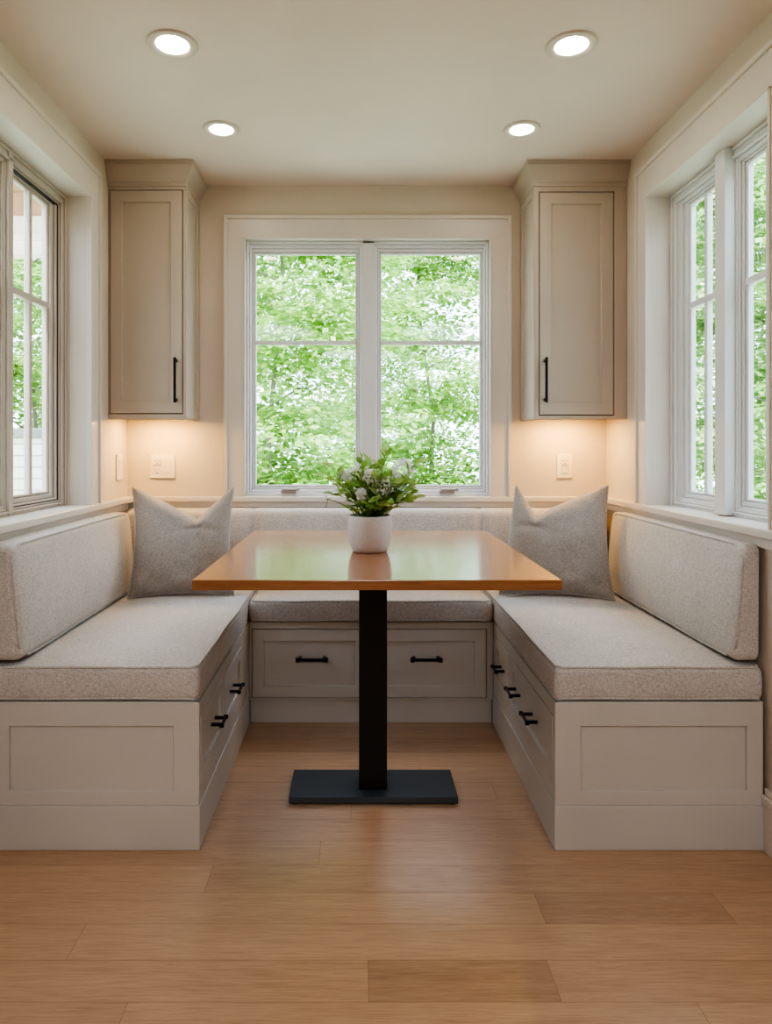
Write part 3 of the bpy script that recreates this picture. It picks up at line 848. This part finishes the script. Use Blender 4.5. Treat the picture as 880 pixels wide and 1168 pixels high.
# blossoms: where they sit (px in the photo turned to metres once, at the pot's depth)
fl = [(.085, 2.10, .972, .030, 1), (.142, 2.15, 1.017, .036, 1), (-.012, 2.12, 1.006, .022, 0), (.040, 2.10, .998, .024, 0), (.010, 2.09, .945, .017, 0), (.115, 2.12, .962, .02, 0), (-.045, 2.13, 1.0, .015, 0), (.118, 2.16, .99, .02, 0)]
bs = B(); bl = B()
top = V3((PX, PY, PZ+.10))
tips = []
for k in range(58):
    a = rp.random()*2*PI; rad = (rp.random()**.6)
    tip = V3((PX+.020+math.cos(a)*rad*.118, PY+math.sin(a)*rad*.095, PZ+.165+ (1-rad*.75)*.125*(.55+.45*rp.random())))
    if rad > .75: tip.z -= .045*rp.random()
    tips.append(tip)
tips += [V3((.010, 2.15, 1.050)), V3((.075, 2.16, 1.060)), V3((.092, 2.15, 1.062)), V3((.178, 2.14, 1.032)), V3((.180, 2.12, .975)), V3((-.085, 2.12, .995)), V3((-.075, 2.12, 1.02)), V3((.16, 2.10, .945)), V3((-.072, 2.09, .945))]
for x, y, z, r, _ in fl: tips.append(V3((x, y, z-r*.6)))
for k, tip in enumerate(tips):
    st = top+V3((rp.uniform(-.035, .035), rp.uniform(-.035, .035), -.004))
    m = st.lerp(tip, .5)+V3((rp.uniform(-.008, .008), rp.uniform(-.008, .008), .012))
    pts = [st, st.lerp(m, .5)+V3((0, 0, .004)), m, m.lerp(tip, .55)+V3((0, 0, .004)), tip]
    tube(bs, pts, .0016, 5, .5)
    is_fl = k >= len(tips)-len(fl)
    nl = 7 if not is_fl else 3
    for q in range(nl):
        f = .35+.65*q/(nl-1) if not is_fl else .3+.15*q
        i = min(3, int(f*4)); p = pts[i].lerp(pts[i+1], f*4-i)
        ax_ = (pts[i+1]-pts[i]).normalized()
        out = V3((rp.uniform(-1, 1), rp.uniform(-1, 1), rp.uniform(-.2, .5)))
        d = (ax_*.7+out*.9)
        if q == nl-1: d = ax_+out*.3
        ovate(bl, p, d, V3((rp.uniform(-.4, .4), rp.uniform(-.9, .1), 1)), .026+.022*rp.random(), .017+.011*rp.random(), rp.uniform(.05, .35))
# longer blade leaves drooping over the rim
for k in range(22):
    a = 2*PI*k/22+rp.random()*.3
    p = top+V3((math.cos(a)*.045, math.sin(a)*.04, 0.004+.03*rp.random()))
    ovate(bl, p, V3((math.cos(a), math.sin(a), .5+.8*rp.random())), V3((0, 0, 1)), .035+.028*rp.random(), .020+.010*rp.random(), .45)
obj('stems', bs, M['stem'], t, smooth=True)
obj('leaves', bl, M['house_leaf'], t, smooth=True)
for x, y, z, r, big in fl:
    bf = B(); c = V3((x, y, z)); n = int(70+5200*r*(1 if not big else 1.3))
    for q in range(n):
        v = V3((rp.gauss(0, 1), rp.gauss(0, 1), rp.gauss(0, 1)+.25)).normalized()
        p = c+v*r*(.55+.45*rp.random())
        d = (v+V3((rp.uniform(-.7, .7), rp.uniform(-.7, .7), rp.uniform(-.7, .7)))).normalized()
        s = d.cross(V3((rp.random(), rp.random(), rp.random()))).normalized(); L = .006+.004*rp.random()
        a = [bf.verts.new(w) for w in (p-d*L*.3, p+s*L*.5+d*L*.3, p+d*L, p-s*L*.5+d*L*.3)]
        bf.faces.new(a)
    obj('blossom', bf, M['petal'], t)
# twig that hangs out to the left
bt = B(); pts = [top+V3((-.03, -.02, 0)), V3((-.03, 2.10, .905)), V3((-.070, 2.09, .925)), V3((-.098, 2.09, .932))]
tube(bt, pts, .0014, 5); tube(bt, [pts[2]+V3((-.022, 0, .004)), V3((-.098, 2.09, .905))], .0012, 5)
for q in range(7): ovate(bt, pts[-1]+V3((rp.uniform(-.004, .012), 0, rp.uniform(-.003, .003))), V3((rp.uniform(-1, .4), rp.uniform(-.6, .6), .5)), V3((0, 0, 1)), .012, .008, .1, 1)
obj('twig', bt, [M['stem'], M['petal']], t)

# ------------------------------------------------------------------ outside
bm = B(); box(bm, -40, 40, YB+WT, 60, -.50, -.42); box(bm, -40, XL-WT-.01, -6, YB+WT, -.50, -.42); box(bm, XR+WT+.01, 40, -6, YB+WT, -.50, -.42)
struct('lawn', bm, M['lawn'])
GZ = -.42
# covered porch beyond the left window
t = thing('porch', 'cream porch roof with posts and boarded ceiling outside the left window', 'porch', (-2.8, 4.2, GZ))
bm = B(); box(bm, -4.6, -1.35, 3.4, 5.15, 2.96, 3.02)
for k in range(12): box(bm, -4.6, -1.35, 3.4+k*.145, 3.4+k*.145+.14, 2.952, 2.961)
obj('porch_ceiling', bm, M['cedar'], t, label='brown boarded ceiling')
bm = B(); box(bm, -4.6, -1.35, 5.0, 5.14, 2.77, 2.955, .004); obj('crossbeam', bm, M['cedar'], t, label='brown timber beam')
bm = B(); box(bm, -4.6, -1.35, 4.98, 5.12, 2.64, 2.775, .004); box(bm, -4.6, -1.35, 4.96, 5.14, 2.60, 2.642, .004); box(bm, -4.6, -1.35, 5.0, 5.12, 2.50, 2.602, .004)
obj('beam', bm, M['cream'], t)
for x in (-3.9, -1.5):
    bm = B(); box(bm, x-.07, x+.07, 4.98, 5.12, GZ, 2.52, .006); box(bm, x-.09, x+.09, 4.96, 5.14, GZ, GZ+.2, .006); obj('post', bm, M['cream'], t)
# stone wall
t = thing('garden_wall', 'low pale ledge stone wall with grey coping outside the left window', 'wall', (-4.2, 6.6, GZ))
bm = B(); box(bm, -7, -1.9, 6.5, 6.8, GZ, 1.18, .01); obj('masonry', bm, M['stone'], t)
bm = B(); box(bm, -7.03, -1.87, 6.46, 6.84, 1.18, 1.27, .012); obj('coping', bm, M['slate'], t, label='grey stone coping')

def tree(x, y, h, cw, label, mat, seed, zlow=.1, dens=1.0):
    r = random.Random(seed)
    t = thing('garden_tree', label, 'tree', (x, y, GZ))
    bb = B()
    tube(bb, [(x, y, GZ), (x+r.uniform(-.1, .1), y, GZ+h*.35), (x+r.uniform(-.2, .2), y+.1, GZ+h*.7), (x, y, GZ+h)], .034, 8, .3)
    vs, fs = [], []
    ncl = int(185*dens*cw*h/9)
    for c in range(ncl):
        a = r.random()*2*PI; q = math.sqrt(r.random())
        z = zlow + (h+GZ-zlow)*r.random()
        env = cw*(.55+.45*math.sin(PI*min(1, max(0, (z-zlow)/(h-zlow)*.9+.1))))
        cx, cy = x+math.cos(a)*q*env, y+math.sin(a)*q*env*.65
        if q > .35 and c % 14 == 0:
            zz = z-.35*q*env
            tube(bb, [(x, y, max(GZ+.4, zz)), (x+(cx-x)*.5, y+(cy-y)*.5, zz+(z-zz)*.65), (cx, cy, z-.03)], .014, 5, .3)
        R = .30+.32*r.random(); tilt = (r.uniform(-.25, .25), r.uniform(-.25, .25))
        for l in range(int(190*R/.45)):
            aa = r.random()*2*PI; qq = math.sqrt(r.random())*R
            lx, ly = math.cos(aa)*qq, math.sin(aa)*qq
            p = (cx+lx, cy+ly, z+r.gauss(0, .05)+tilt[0]*lx+tilt[1]*ly - .25*qq*qq/R)
            L = .06+.06*r.random(); w = L*.62
            d = V3((math.cos(aa)+r.uniform(-.8, .8), math.sin(aa)+r.uniform(-.8, .8), r.uniform(-.7, .25))).normalized()
            s = d.cross(V3((r.uniform(-.6, .6), r.uniform(-.9, .3), 1))).normalized()
            P = V3(p); k = len(vs)
            vs += [P, P+d*L*.45+s*w/2, P+d*L, P+d*L*.45-s*w/2]; fs.append((k, k+1, k+2, k+3))
    o_ = V3((x, y, GZ))
    me = bpy.data.meshes.new('foliage'); me.from_pydata([v-o_ for v in vs], [], fs); me.materials.append(mat)
    f = bpy.data.objects.new('foliage', me); COL.objects.link(f); f.parent = t
    obj('trunk', bb, M['bark'], t, smooth=True)
tl, tb_ = M['tree_leaf'], M['tree_leaf_b']
tree(-.85, 7.0, 4.6, 1.35, 'bright green tree filling the left pane of the back window', tl, 21)
tree(1.0, 9.9, 5.4, 1.35, 'bright green tree filling the right pane of the back window', tl, 22, dens=1.05)
tree(-.2, 13.4, 7.0, 2.3, 'paler tree behind the two trees at the back window', tb_, 23, dens=.8)
tree(4.6, 7.5, 5.2, 1.4, 'tall green tree outside the right window, nearest the house', tb_, 24, zlow=-.2, dens=1.2)
tree(6.4, 10.9, 6.6, 2.0, 'tall green tree outside the right window, farther back', tl, 25, zlow=-.2)
tree(-3.9, 8.2, 4.6, 1.4, 'bright green tree behind the stone wall outside the left window', tl, 26)
tree(-5.6, 10.8, 5.2, 1.8, 'green tree farther back behind the stone wall', tb_, 27, dens=.8)

# ------------------------------------------------------------------ light
w = bpy.data.worlds.new('world'); sc.world = w; w.use_nodes = True
nt = w.node_tree; bg = nt.nodes['Background']
sky = nt.nodes.new('ShaderNodeTexSky'); sky.sky_type = 'HOSEK_WILKIE'; sky.turbidity = 7; sky.ground_albedo = .4
sky.sun_direction = (-.2, -.6, .77)
mx = nt.nodes.new('ShaderNodeMix'); mx.data_type = 'RGBA'; mx.inputs[0].default_value = .85
nt.links.new(sky.outputs[0], mx.inputs[6]); mx.inputs[7].default_value = (.80, .94, 1.12, 1)
nt.links.new(mx.outputs[2], bg.inputs[0]); bg.inputs[1].default_value = 7.5
sd = bpy.data.lights.new('sun', 'SUN'); sd.energy = 5.5; sd.angle = .05; sd.color = (1, .96, .88)
so = bpy.data.objects.new('sun', sd); COL.objects.link(so)
so.rotation_euler = V3((.12, .62, -.78)).to_track_quat('-Z', 'Y').to_euler()

sc.view_settings.view_transform = 'AgX'
try: sc.view_settings.look = 'AgX - High Contrast'
except Exception: pass
sc.view_settings.exposure = -0.06
sc.view_settings.use_white_balance = True
sc.view_settings.white_balance_temperature = 6150
sc.view_settings.white_balance_tint = 12
cy = sc.cycles
cy.use_denoising = True
cy.max_bounces = 12; cy.diffuse_bounces = 6; cy.transparent_max_bounces = 24
cy.sample_clamp_indirect = 6; cy.caustics_reflective = False; cy.caustics_refractive = False
